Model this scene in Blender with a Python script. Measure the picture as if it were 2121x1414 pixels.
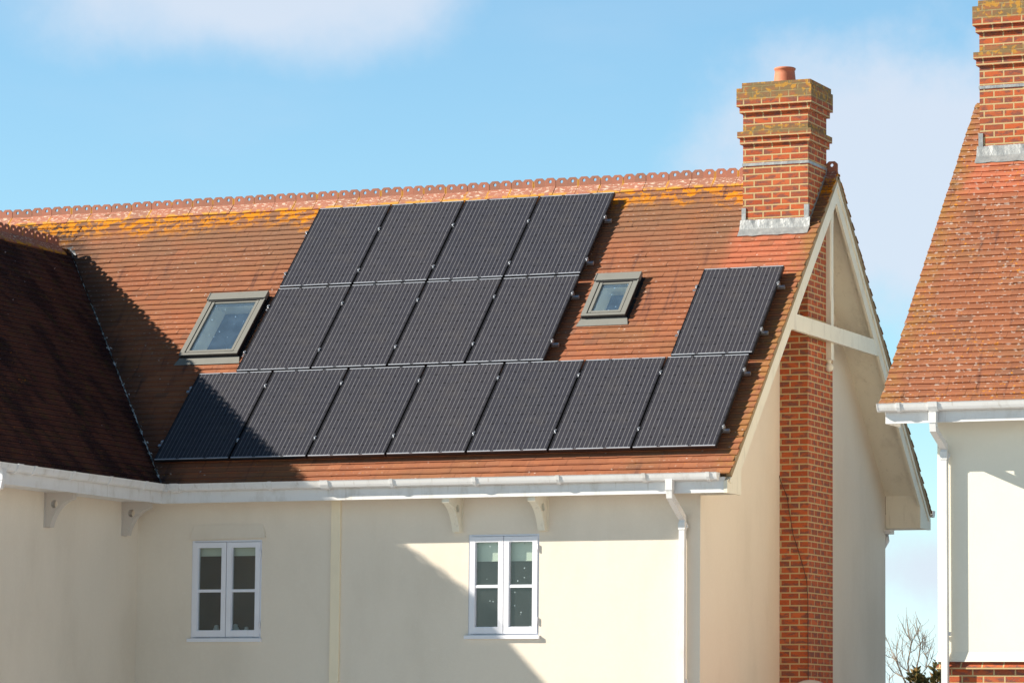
import bpy, math, random
from math import sin, cos, radians, pi, sqrt
from mathutils import Vector, Matrix
from mathutils.geometry import tessellate_polygon

for o in list(bpy.data.objects): bpy.data.objects.remove(o)
COL = bpy.context.scene.collection
SC = bpy.context.scene
G = 5.2                      # height of the working datum (lower edge of the solar array) above the ground

# ------------------------------------------------------------------ camera
yaw, pit, rol = -0.4131, 0.1072, 0.0086
fw = Vector((sin(yaw)*cos(pit), cos(yaw)*cos(pit), sin(pit)))
r0 = Vector((cos(yaw), -sin(yaw), 0)); u0 = r0.cross(fw)
rr = r0*cos(rol)+u0*sin(rol); uu = -r0*sin(rol)+u0*cos(rol)
cam = bpy.data.objects.new('camera', bpy.data.cameras.new('camera')); COL.objects.link(cam)
M = Matrix.Identity(4)
for i in range(3): M[i][0] = rr[i]; M[i][1] = uu[i]; M[i][2] = -fw[i]
M.translation = Vector((21.1477, -37.7707, -3.2024+G))
cam.matrix_world = M
cam.data.sensor_width = 36; cam.data.lens = 7597.1/2121*36
cam.data.clip_start = 0.5; cam.data.clip_end = 5000
SC.camera = cam

# ------------------------------------------------------------------ light
SUN = Vector((1, .55, -.67)).normalized()         # direction the light travels
EL = math.asin(-SUN.z); AZ = math.atan2(-SUN.x, -SUN.y)   # clockwise from +Y
sun = bpy.data.objects.new('sun', bpy.data.lights.new('sun', 'SUN')); COL.objects.link(sun)
sun.data.energy = 4.6; sun.data.angle = radians(.5); sun.data.color = (1, .915, .77)
sun.rotation_euler = SUN.to_track_quat('-Z', 'Y').to_euler(); sun.location = (-20, -20, 30)
W = bpy.data.worlds.new('World'); SC.world = W; W.use_nodes = True
wt = W.node_tree; wt.nodes.clear()
SKYN = wt.nodes.new('ShaderNodeTexSky'); SKYN.sky_type = 'NISHITA'; SKYN.sun_disc = False
SKYN.sun_elevation = EL; SKYN.sun_rotation = AZ; SKYN.air_density = 1.0; SKYN.dust_density = .3; SKYN.ozone_density = 2.0
SC.view_settings.view_transform = 'Standard'; SC.view_settings.look = 'None'
SC.view_settings.gamma = 1; SC.view_settings.exposure = 0.85
SC.render.engine = 'CYCLES'
SC.cycles.max_bounces = 8; SC.cycles.diffuse_bounces = 4; SC.cycles.transparent_max_bounces = 16
SC.cycles.caustics_reflective = False; SC.cycles.caustics_refractive = False

# ------------------------------------------------------------------ node helper
class NT:
    def __init__(s, tree): s.t = tree; s.n = tree.nodes; s.l = tree.links
    def new(s, k, **kw):
        n = s.n.new(k)
        for a, b in kw.items(): setattr(n, a, b)
        return n
    def put(s, sock, v):
        if isinstance(v, bpy.types.NodeSocket): s.l.new(v, sock)
        elif isinstance(v, (tuple, list)) and len(v) == 3 and sock.type == 'RGBA': sock.default_value = (*v, 1)
        else: sock.default_value = v
    def m(s, op, a, b=0., c=None):
        n = s.new('ShaderNodeMath', operation=op); s.put(n.inputs[0], a); s.put(n.inputs[1], b)
        if c is not None: s.put(n.inputs[2], c)
        return n.outputs[0]
    def vm(s, op, a, b=None, sc=None):
        n = s.new('ShaderNodeVectorMath', operation=op); s.put(n.inputs[0], a)
        if b is not None: s.put(n.inputs[1], b)
        if sc is not None: s.put(n.inputs['Scale'], sc)
        return n.outputs['Value'] if op in ('LENGTH', 'DOT_PRODUCT', 'DISTANCE') else n.outputs[0]
    def xyz(s, v): n = s.new('ShaderNodeSeparateXYZ'); s.put(n.inputs[0], v); return n.outputs
    def comb(s, x, y, z=0.):
        n = s.new('ShaderNodeCombineXYZ')
        for i, q in enumerate((x, y, z)): s.put(n.inputs[i], q)
        return n.outputs[0]
    def noise(s, vec, scale=5., det=3., rough=.55, w=None):
        n = s.new('ShaderNodeTexNoise'); s.put(n.inputs['Vector'], vec)
        n.inputs['Scale'].default_value = scale; n.inputs['Detail'].default_value = det; n.inputs['Roughness'].default_value = rough
        return n.outputs['Fac']
    def vor(s, vec, scale=5., feature='F1'):
        n = s.new('ShaderNodeTexVoronoi', feature=feature); s.put(n.inputs['Vector'], vec); n.inputs['Scale'].default_value = scale
        return n
    def mix(s, f, a, b, mode='MIX'):
        n = s.new('ShaderNodeMix', data_type='RGBA', blend_type=mode)
        s.put(n.inputs[0], f); s.put(n.inputs[6], a); s.put(n.inputs[7], b); return n.outputs[2]
    def sm(s, v, a, b, lo=0., hi=1.):
        n = s.new('ShaderNodeMapRange', interpolation_type='SMOOTHSTEP')
        s.put(n.inputs[0], v); n.inputs[1].default_value = a; n.inputs[2].default_value = b; n.inputs[3].default_value = lo; n.inputs[4].default_value = hi
        return n.outputs[0]
    def ramp(s, f, stops):
        n = s.new('ShaderNodeValToRGB'); e = n.color_ramp.elements
        while len(e) < len(stops): e.new(.5)
        for i, (p, c) in enumerate(stops): e[i].position = p; e[i].color = (*c, 1)
        s.put(n.inputs[0], f); return n.outputs[0]
    def bump(s, h, strength=.3, dist=.01):
        n = s.new('ShaderNodeBump'); n.inputs['Strength'].default_value = strength; n.inputs['Distance'].default_value = dist
        s.put(n.inputs['Height'], h); return n.outputs[0]

def mat(name, build=None, col=(.5, .5, .5), rough=.7, metal=0., spec=.5):
    m = bpy.data.materials.new(name); m.use_nodes = True
    t = NT(m.node_tree); b = m.node_tree.nodes['Principled BSDF']
    b.inputs['Roughness'].default_value = rough; b.inputs['Metallic'].default_value = metal
    b.inputs['Specular IOR Level'].default_value = spec; b.inputs['Base Color'].default_value = (*col, 1)
    if build: build(t, b)
    return m

# ------------------------------------------------------------------ sky with thin clouds, laid out by direction
t = NT(wt)
tc = t.new('ShaderNodeTexCoord'); d = t.vm('NORMALIZE', tc.outputs['Generated'])
def cloud(cen, rad, thr, soft, warp=6.):
    c = Vector(cen).normalized()
    side = Vector((c.y, -c.x, 0)).normalized(); up = side.cross(c)
    x = t.vm('DOT_PRODUCT', d, tuple(side)); y = t.vm('DOT_PRODUCT', d, tuple(up)); z = t.vm('DOT_PRODUCT', d, tuple(c))
    x = t.m('DIVIDE', x, rad[0]); y = t.m('DIVIDE', y, rad[1])
    r = t.m('SQRT', t.m('ADD', t.m('MULTIPLY', x, x), t.m('MULTIPLY', y, y)))
    n = t.noise(d, warp, 6., .6)
    r = t.m('ADD', r, t.m('MULTIPLY', t.m('SUBTRACT', n, .5), 1.7))
    return t.m('MULTIPLY', t.sm(r, thr+soft, thr-soft), t.m('GREATER_THAN', z, 0.))
cl = [cloud((-.461, .867, .205), (.064, .021), .85, .5, 14.), cloud((-.296, .943, .150), (.046, .036), 1.05, .45, 22.),
      cloud((-.292, .955, .045), (.03, .012), .75, .6, 40.)]
wisps = t.sm(t.noise(t.vm('MULTIPLY', d, (1., 1., 3.)), 9., 5.), .52, .78, 0., .12)
allc = wisps
for c_ in cl: allc = t.m('MAXIMUM', allc, c_)
tint = t.mix(1., SKYN.outputs[0], (1.20, 1.52, 1.56), 'MULTIPLY')
elev = t.xyz(d)[2]
tint = t.mix(t.sm(elev, .09, .0, 0., .55), tint, (7.9, 10.4, 13.3))       # pale band at the horizon
tint = t.vm('SCALE', tint, sc=t.sm(elev, .19, .55, 1., .22))            # deeper overhead
skyc = t.mix(t.m('MULTIPLY', allc, .85), tint, (6.3, 6.9, 7.9))
bg = t.new('ShaderNodeBackground'); t.put(bg.inputs[0], skyc); bg.inputs[1].default_value = .065
out = t.new('ShaderNodeOutputWorld'); t.l.new(bg.outputs[0], out.inputs[0])

# ------------------------------------------------------------------ materials
def uvxyz(t, ob=False):
    tcn = t.new('ShaderNodeTexCoord'); v = tcn.outputs['Object' if ob else 'UV']; return v, t.xyz(v)

def tile_build(vtop, verge_u=None, fresh=None, green=0., white=.5, dark=0., side=1, valley=False):
    def f(t, b):
        uv, s = uvxyz(t); u, v = s[0], s[1]
        g = t.new('ShaderNodeNewGeometry'); rnd = g.outputs['Random Per Island']
        base = t.ramp(rnd, [(0, (.295, .118, .058)), (.3, (.335, .132, .062)), (.55, (.31, .128, .066)), (.8, (.37, .150, .070)), (.95, (.32, .14, .074)), (1., (.21, .105, .062))])
        big = t.noise(t.vm('MULTIPLY', uv, (1., 1.4, 1.)), .9, 4.)
        base = t.mix(t.sm(big, .46, .66, 0., .55), base, (.27, .145, .066))
        base = t.mix(t.sm(t.noise(t.vm('ADD', uv, (7.3, 1.1, 0)), 1.6, 3.), .52, .7, 0., .4), base, (.40, .140, .062))
        base = t.mix(t.m('MULTIPLY', t.sm(t.m('SUBTRACT', vtop, v), 2.4, .3), t.sm(t.noise(t.vm('ADD', uv, (5., 3., 0)), 1.3, 4.), .30, .62, .15, .85)), base, (.225, .135, .078))
        # grime running down the slope
        st = t.noise(t.vm('MULTIPLY', t.comb(t.m('ADD', u, t.m('MULTIPLY', v, .05)), v), (9., .9, 1.)), 1., 4., .6)
        area = t.noise(t.vm('ADD', uv, (3.1, 9.2, 0)), .8, 2.)
        base = t.mix(t.m('MULTIPLY', t.sm(st, .54, .70), t.sm(area, .40, .62, .15, .8)), base, (.10, .050, .043))
        if dark: base = t.mix(t.sm(t.noise(t.vm('MULTIPLY', uv, (1., .55, 1.)), 1.5, 6., .65), .42, .60, dark*.70, dark), base, (.0105, .0095, .0125))  # near-black mix: shade of the wing slope painted into the tiles
        fine = t.noise(uv, 60., 3.)
        base = t.mix(t.sm(fine, .35, .75, 0., .35), base, (.26, .13, .08))
        if fresh:
            m = t.m('MULTIPLY', t.m('MULTIPLY', t.sm(u, fresh[0]-.15, fresh[0]+.1), t.sm(u, fresh[1]+.1, fresh[1]-.1)), t.m('MULTIPLY', t.sm(v, fresh[2]-.25, fresh[2]+.1), t.sm(v, fresh[3]+.1, fresh[3]-.1)))
            base = t.mix(t.m('MULTIPLY', m, t.sm(rnd, .0, .6, .35, .8)), base, (.50, .165, .085))
        if verge_u is not None:
            dv = t.m('MULTIPLY', t.m('SUBTRACT', verge_u, u), side)
            m = t.m('MULTIPLY', t.sm(dv, .34, .0), t.sm(t.noise(uv, 7., 4.), .36, .60))
            base = t.mix(t.m('MULTIPLY', m, .55), base, (.33, .195, .050))
        if valley: base = t.mix(t.m('MULTIPLY', t.sm(t.m('ADD', t.m('ADD', u, t.m('MULTIPLY', v, .694)), t.m('MULTIPLY', t.noise(uv, 2.5, 4.), .5)), .75, .15), .75), base, (.035, .028, .026))  # moss along the valley, darkened further to paint in the shade there
        if green: base = t.mix(t.m('MULTIPLY', t.sm(t.noise(uv, 5., 5.), .5, .68), green), base, (.085, .085, .022))
        # orange lichen below the ridge, and scattered spots
        dr = t.m('SUBTRACT', vtop, v)
        edge = t.m('ADD', dr, t.m('MULTIPLY', t.m('SUBTRACT', t.noise(t.vm('MULTIPLY', uv, (1., .5, 1.)), 1.7, 3.), .5), 1.1))
        l1 = t.m('MULTIPLY', t.sm(edge, .56, .18), t.sm(t.noise(t.vm('MULTIPLY', uv, (1., 1.1, 1.)), 6.5, 6., .72), .48, .53))
        l2 = t.m('MULTIPLY', t.sm(t.noise(uv, 20. if side < 0 else 24., 3.), .60 if side < 0 else .67, .64 if side < 0 else .71), t.sm(t.noise(uv, 1.2, 2.), .40, .6))
        base = t.mix(t.m('MAXIMUM', l1, t.m('MULTIPLY', l2, .8)), base, (.60, .245, .010))
        # pale lichen rosettes near the tile tails
        vr = t.vor(t.vm('MULTIPLY', uv, (1., 1.5, 1.)), 13.); vc = t.xyz(vr.outputs['Color'])
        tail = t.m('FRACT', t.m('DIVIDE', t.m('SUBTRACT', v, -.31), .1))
        wsp = t.m('MULTIPLY', t.sm(t.m('ADD', vr.outputs['Distance'], t.m('MULTIPLY', fine, .22)), .30, .22), t.m('LESS_THAN', vc[0], .10*white*2))
        wsp = t.m('MULTIPLY', wsp, t.sm(t.noise(uv, 1.7, 3.), .42, .6, .25, 1.))
        w2 = t.m('MULTIPLY', t.m('MULTIPLY', t.sm(t.noise(t.vm('MULTIPLY', uv, (1., 2., 1.)), 17. if side < 0 else 24., 3.), .60-.012*white, .64-.01*white), t.sm(tail, .42, .05)), t.m('MULTIPLY', white, t.sm(t.noise(t.vm('ADD', uv, (2., 8., 0)), 1.1, 3.), .42, .6, .4 if side < 0 else .0, 1.)))
        base = t.mix(t.m('MINIMUM', t.m('MAXIMUM', wsp, w2), .8), base, (.62, .56, .47))
        ln = t.sm(tail, .80, .93, 0., .85 if dark else .45)  # painted shade of the gap under each course
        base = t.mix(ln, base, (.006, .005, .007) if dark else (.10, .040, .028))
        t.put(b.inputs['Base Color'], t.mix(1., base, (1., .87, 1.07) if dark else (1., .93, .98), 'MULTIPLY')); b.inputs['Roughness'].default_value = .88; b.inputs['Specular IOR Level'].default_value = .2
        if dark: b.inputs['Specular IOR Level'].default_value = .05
        t.put(b.inputs['Normal'], t.bump(t.noise(uv, 90., 3.), .35, .004))
    return f

BW, BH = .2265, .0752
def brick_build(lich=None, red=0.):
    def f(t, b):
        uv, s = uvxyz(t)
        def br(c1, c2, mo, bias=0.):
            n = t.new('ShaderNodeTexBrick'); t.put(n.inputs['Vector'], uv)
            for k, v in (('Scale', 1.), ('Mortar Size', .0085), ('Mortar Smooth', .15), ('Bias', bias), ('Brick Width', BW), ('Row Height', BH)): n.inputs[k].default_value = v
            n.offset = .5; t.put(n.inputs['Color1'], c1); t.put(n.inputs['Color2'], c2); t.put(n.inputs['Mortar'], mo); return n
        n = br((0., 0., 0.), (1., 1., 1.), (0., 0., 0.)); k = t.xyz(n.outputs['Color'])[0]
        col = t.ramp(k, [(0, (.36, .062, .018)), (.3, (.50, .100, .026)), (.6, (.42, .085, .026)), (.85, (.30, .070, .030)), (1., (.54, .12, .035))])
        col = t.mix(t.sm(t.noise(t.vm('MULTIPLY', uv, (1., 2.2, 1.)), 7.5, 4., .6), .46, .60, 0., .8), col, (.15, .062, .052))
        col = t.mix(t.sm(t.noise(uv, 55., 3.), .5, .8, 0., .35), col, (.62, .24, .11))
        mort = t.mix(t.noise(uv, 30., 3.), (.44, .31, .155), (.60, .45, .23))
        mask = n.outputs['Fac']
        col = t.mix(mask, col, mort)
        if lich:
            for z0, z1 in lich:
                m = t.m('MULTIPLY', t.sm(s[1], z0-.03, z0+.03), t.sm(s[1], z1+.01, z1-.01))
                col = t.mix(t.m('MULTIPLY', m, t.sm(t.noise(uv, 5., 4.), .35, .6, .5, .9)), col, (.19, .145, .065))
                col = t.mix(t.m('MULTIPLY', m, t.sm(t.noise(t.vm('ADD', uv, (3., 5., 0)), 13., 5.), .52, .60, 0., .85)), col, (.50, .25, .03))
        t.put(b.inputs['Base Color'], col); b.inputs['Roughness'].default_value = .9
        h = t.m('SUBTRACT', t.m('MULTIPLY', t.noise(uv, 80., 3.), .3), mask)
        t.put(b.inputs['Normal'], t.bump(h, .8, .006))
    return f

def render_build(col, dirty=(.45, .38, .28), amt=.25):
    def f(t, b):
        uv, s = uvxyz(t, True)
        c = t.mix(t.sm(t.noise(t.vm('MULTIPLY', uv, (1., 1., .45)), 1.1, 5.), .42, .75, 0., amt), col, dirty)
        c = t.mix(t.sm(t.noise(t.vm('MULTIPLY', uv, (3., 3., .6)), 1., 5.), .56, .85, 0., amt*.5), c, dirty)
        c = t.mix(t.sm(t.noise(uv, 24., 4.), .45, .75, 0., .10), c, (.9, .86, .76))
        t.put(b.inputs['Base Color'], c); b.inputs['Roughness'].default_value = .92
        hh = t.m('ADD', t.noise(uv, 70., 4.), t.m('MULTIPLY', t.noise(uv, 2.2, 2.), 2.5))
        t.put(b.inputs['Normal'], t.bump(hh, .35, .006))
    return f

def paint_build(col, dirt=(.42, .36, .27), amt=.3):
    def f(t, b):
        uv, s = uvxyz(t, True)
        c = t.mix(t.sm(t.noise(t.vm('MULTIPLY', uv, (2., 2., 1.)), 2.5, 6., .65), .48, .75, 0., amt), col, dirt)
        c = t.mix(t.sm(t.noise(t.vm('MULTIPLY', uv, (22., 22., 1.5)), 1., 3.), .60, .75, 0., amt), c, dirt)
        t.put(b.inputs['Base Color'], c); b.inputs['Roughness'].default_value = .5
        t.put(b.inputs['Normal'], t.bump(t.noise(uv, 40., 3.), .12, .003))
    return f

def lead_build(t, b):
    uv, s = uvxyz(t, True)
    c = t.mix(t.noise(uv, 12., 5.), (.16, .175, .19), (.47, .48, .48))
    t.put(b.inputs['Base Color'], c); b.inputs['Roughness'].default_value = .48; b.inputs['Metallic'].default_value = .25
    t.put(b.inputs['Normal'], t.bump(t.noise(uv, 9., 3.), .6, .02))

def ridge_build(t, b):
    uv, s = uvxyz(t)
    g = t.new('ShaderNodeNewGeometry'); rnd = g.outputs['Random Per Island']
    c = t.ramp(t.noise(uv, 1.3, 2.), [(0, (.34, .125, .078)), (1, (.45, .17, .11))])
    c = t.mix(t.m('MULTIPLY', rnd, .75), c, (.27, .125, .085))
    w = t.m('MULTIPLY', t.sm(t.noise(t.vm('MULTIPLY', uv, (1., 2.6, 1.)), 15., 5., .65), .54, .60), t.m('MULTIPLY', t.sm(s[1], -.165, -.10), t.sm(s[1], .03, -.02)))
    c = t.mix(t.m('MULTIPLY', w, .75), c, (.72, .63, .52))
    fr = t.m('ABSOLUTE', t.m('SUBTRACT', t.m('FRACT', t.m('DIVIDE', s[0], .3)), .5))   # .5 at unit joints
    j = t.m('MULTIPLY', t.sm(fr, .43, .485), t.sm(t.noise(uv, 4.3, 3.), .44, .56))
    low = t.m('MULTIPLY', t.sm(s[1], -.10, -.165), t.sm(t.noise(uv, 8., 4.), .45, .53))
    c = t.mix(t.m('MULTIPLY', t.m('MAXIMUM', j, low), .85), c, (.62, .31, .02))
    t.put(b.inputs['Base Color'], c); b.inputs['Roughness'].default_value = .85
    t.put(b.inputs['Normal'], t.bump(t.noise(uv, 60., 3.), .25, .004))

PW, PH = .99, 1.548
def cell_build(t, b):
    uv, s = uvxyz(t); u, v = s[0], s[1]
    cu = (PW-.036)/6; cv = (PH-.036)/10
    a = t.m('DIVIDE', t.m('SUBTRACT', u, .018), cu); e = t.m('DIVIDE', t.m('SUBTRACT', v, .018), cv)
    fb = t.m('ABSOLUTE', t.m('SUBTRACT', t.m('FRACT', t.m('MULTIPLY', a, 3.)), .5))        # busbars
    bus = t.sm(fb, .075, .045)
    fa = t.m('SUBTRACT', .5, t.m('ABSOLUTE', t.m('SUBTRACT', t.m('FRACT', a), .5)))
    fe = t.m('SUBTRACT', .5, t.m('ABSOLUTE', t.m('SUBTRACT', t.m('FRACT', e), .5)))
    dot = t.sm(t.m('ADD', fa, fe), .14, .10)
    gap = t.m('MAXIMUM', t.sm(fe, .016, .008), t.m('MULTIPLY', t.sm(fa, .012, .006), .6))
    oi = t.new('ShaderNodeObjectInfo')
    c = t.mix(oi.outputs['Random'], (.028, .029, .040), (.037, .036, .045))
    wv = t.vor(t.comb(t.m('FLOOR', a), t.m('FLOOR', e)), 1.)
    c = t.mix(t.m('MULTIPLY', t.noise(t.comb(t.m('FLOOR', a), t.m('FLOOR', e)), 3.7, 0.), .4), c, (.035, .036, .055))
    c = t.mix(t.m('MULTIPLY', gap, .7), c, (.014, .014, .018))
    c = t.mix(t.m('MULTIPLY', dot, .8), c, (.010, .010, .014))
    c = t.mix(t.m('MULTIPLY', bus, t.sm(t.noise(t.vm('MULTIPLY', uv, (1., 9., 1.)), 4., 3.), .3, .7, .35, .75)), c, (.29, .29, .31))
    dust = t.sm(t.noise(uv, 3., 5.), .45, .8, 0., .14); c = t.mix(dust, c, (.14, .125, .11))
    sp = t.vor(uv, 11.); spk = t.m('MULTIPLY', t.sm(sp.outputs['Distance'], .07, .04), t.m('GREATER_THAN', t.xyz(sp.outputs['Color'])[1], .972))
    c = t.mix(spk, c, (.7, .68, .64))
    t.put(b.inputs['Base Color'], c); b.inputs['Roughness'].default_value = .42; b.inputs['Specular IOR Level'].default_value = .35

def glass_mat(name, tint=(.8, .86, .85), dirt=.12, spots=0., base_r=.085, dcol=(.5, .6, .62)):
    m = bpy.data.materials.new(name); m.use_nodes = True; t = NT(m.node_tree); m.node_tree.nodes.clear()
    uv, s = uvxyz(t, True)
    tr = t.new('ShaderNodeBsdfTransparent'); tr.inputs[0].default_value = (*tint, 1)
    gl = t.new('ShaderNodeBsdfGlossy'); gl.inputs['Roughness'].default_value = .03; gl.inputs[0].default_value = (.95, .97, 1, 1)
    df = t.new('ShaderNodeBsdfDiffuse'); df.inputs[0].default_value = (*dcol, 1)
    fr = t.new('ShaderNodeLayerWeight'); fr.inputs[0].default_value = .5; ff = t.m('ADD', base_r, t.m('MULTIPLY', t.m('POWER', fr.outputs['Facing'], 4.), .85))
    m1 = t.new('ShaderNodeMixShader'); t.put(m1.inputs[0], ff); t.l.new(tr.outputs[0], m1.inputs[1]); t.l.new(gl.outputs[0], m1.inputs[2])
    dm = t.sm(t.noise(uv, 5., 3.), .3, .8, dirt*.65, dirt)
    if spots:
        vr = t.vor(uv, 26.); dm = t.m('MAXIMUM', dm, t.m('MULTIPLY', t.m('MULTIPLY', t.sm(vr.outputs['Distance'], .28, .12), t.m('GREATER_THAN', t.xyz(vr.outputs['Color'])[0], .9-spots*.3)), .75))
    m2 = t.new('ShaderNodeMixShader'); t.put(m2.inputs[0], dm); t.l.new(m1.outputs[0], m2.inputs[1]); t.l.new(df.outputs[0], m2.inputs[2])
    o = t.new('ShaderNodeOutputMaterial'); t.l.new(m2.outputs[0], o.inputs[0]); return m

MT = dict(
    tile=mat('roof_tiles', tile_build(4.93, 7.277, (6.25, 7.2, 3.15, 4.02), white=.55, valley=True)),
    tile_wing=mat('shade_darkened_mossy_tiles', tile_build(4.62, green=.3, white=.10, dark=.97)),  # some green moss; the blackness is painted shade
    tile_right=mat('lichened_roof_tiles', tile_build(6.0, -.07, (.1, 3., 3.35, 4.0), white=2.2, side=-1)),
    brick=mat('red_brick', brick_build([(4.35, 4.62), (3.93, 4.04)])),
    brick_plain=mat('red_brick_plain', brick_build()),
    wall=mat('cream_render', render_build((.79, .705, .60), (.50, .43, .34), .26)),
    wall2=mat('pale_render', render_build((.80, .76, .66), amt=.08)),
    trim=mat('cream_timber', paint_build((.80, .745, .62))),
    bracket=mat('shaded_bracket_paint', paint_build((.56, .51, .47), amt=.2)),  # shaded copy of the bracket colour, for the wing side
    strip=mat('cream_corner_board', paint_build((.88, .765, .57), amt=.1)),
    white=mat('white_plastic', paint_build((.74, .735, .74), (.36, .31, .24), amt=.34), rough=.4),
    lilac=mat('white_window_paint', paint_build((.78, .79, .86), amt=.08), rough=.4),
    mortar=mat('mossy_mortar', lambda t, b: t.put(b.inputs['Base Color'], t.mix(t.noise(uvxyz(t, True)[0], 7., 5.), (.17, .115, .045), (.45, .32, .18)))),
    lead=mat('lead_sheet', lead_build),
    lead_pale=mat('pale_weathered_lead', lambda t, b: t.put(b.inputs['Base Color'], t.mix(t.sm(t.noise(uvxyz(t, True)[0], 9., 4.), .42, .58), (.12, .13, .14), (.78, .79, .80)))),
    ridge=mat('ridge_clay', ridge_build),
    pot=mat('clay_pot', lambda t, b: t.put(b.inputs['Base Color'], t.mix(t.noise(uvxyz(t, True)[0], 6., 4.), (.50, .15, .075), (.62, .24, .13)))),
    cell=mat('solar_cells', cell_build),
    black=mat('black_aluminium', col=(.018, .018, .022), rough=.4, metal=.3),
    alu=mat('bare_aluminium', col=(.72, .74, .78), rough=.32, metal=.9),
    edge=mat('frame_sky_glint', col=(.42, .45, .52), rough=.45, metal=.2),  # pale tone stands for sky reflected along the frame
    greyclad=mat('grey_cladding', paint_build((.215, .215, .20), (.15, .145, .13), .3)),
    gasket=mat('black_rubber', col=(.015, .015, .018), rough=.6),
    reveal=mat('pale_reveal', col=(.93, .95, .90), rough=.7),
    dark=mat('sky_tinted_room', col=(.10, .19, .40), rough=.9),  # blue paints the sky's reflection onto the room behind the pane
    room=mat('brown_room', lambda t, b: t.put(b.inputs['Base Color'], t.mix(t.noise(uvxyz(t, True)[0], 2.5, 3.), (.10, .09, .065), (.19, .17, .13)))),
    blind=mat('roller_blind', col=(.62, .66, .56), rough=.8),
    glass=glass_mat('window_glass', spots=.0, dirt=.05), glass_spot=glass_mat('rain_spotted_glass', spots=.25, dirt=.05, base_r=.06),
    glass_sky=glass_mat('roof_window_glass', base_r=.34, dirt=.17, dcol=(.34, .54, .78), spots=.05, tint=(.95, 1., .97)),  # the bluish dirt film is painted sky reflection
    cable=mat('black_cable', col=(.03, .012, .012), rough=.6),
    dish=mat('grey_dish', col=(.42, .38, .34), rough=.5),
    bark=mat('pale_bark', lambda t, b: t.put(b.inputs['Base Color'], t.mix(t.noise(uvxyz(t, True)[0], 9., 3.), (.20, .15, .12), (.36, .29, .22)))),
    leaf=mat('conifer_foliage', lambda t, b: t.put(b.inputs['Base Color'], t.ramp(t.new('ShaderNodeNewGeometry').outputs['Random Per Island'], [(0, (.035, .045, .015)), (.5, (.10, .09, .02)), (.8, (.18, .13, .03)), (1, (.27, .13, .04))]))),
    ground=mat('pale_paving', lambda t, b: t.put(b.inputs['Base Color'], t.mix(t.sm(t.noise(uvxyz(t, True)[0], .15, 5.), .4, .6), (.47, .455, .45), (.34, .33, .30)))),
    china=mat('glazed_china', col=(.55, .62, .62), rough=.3),
)

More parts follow.
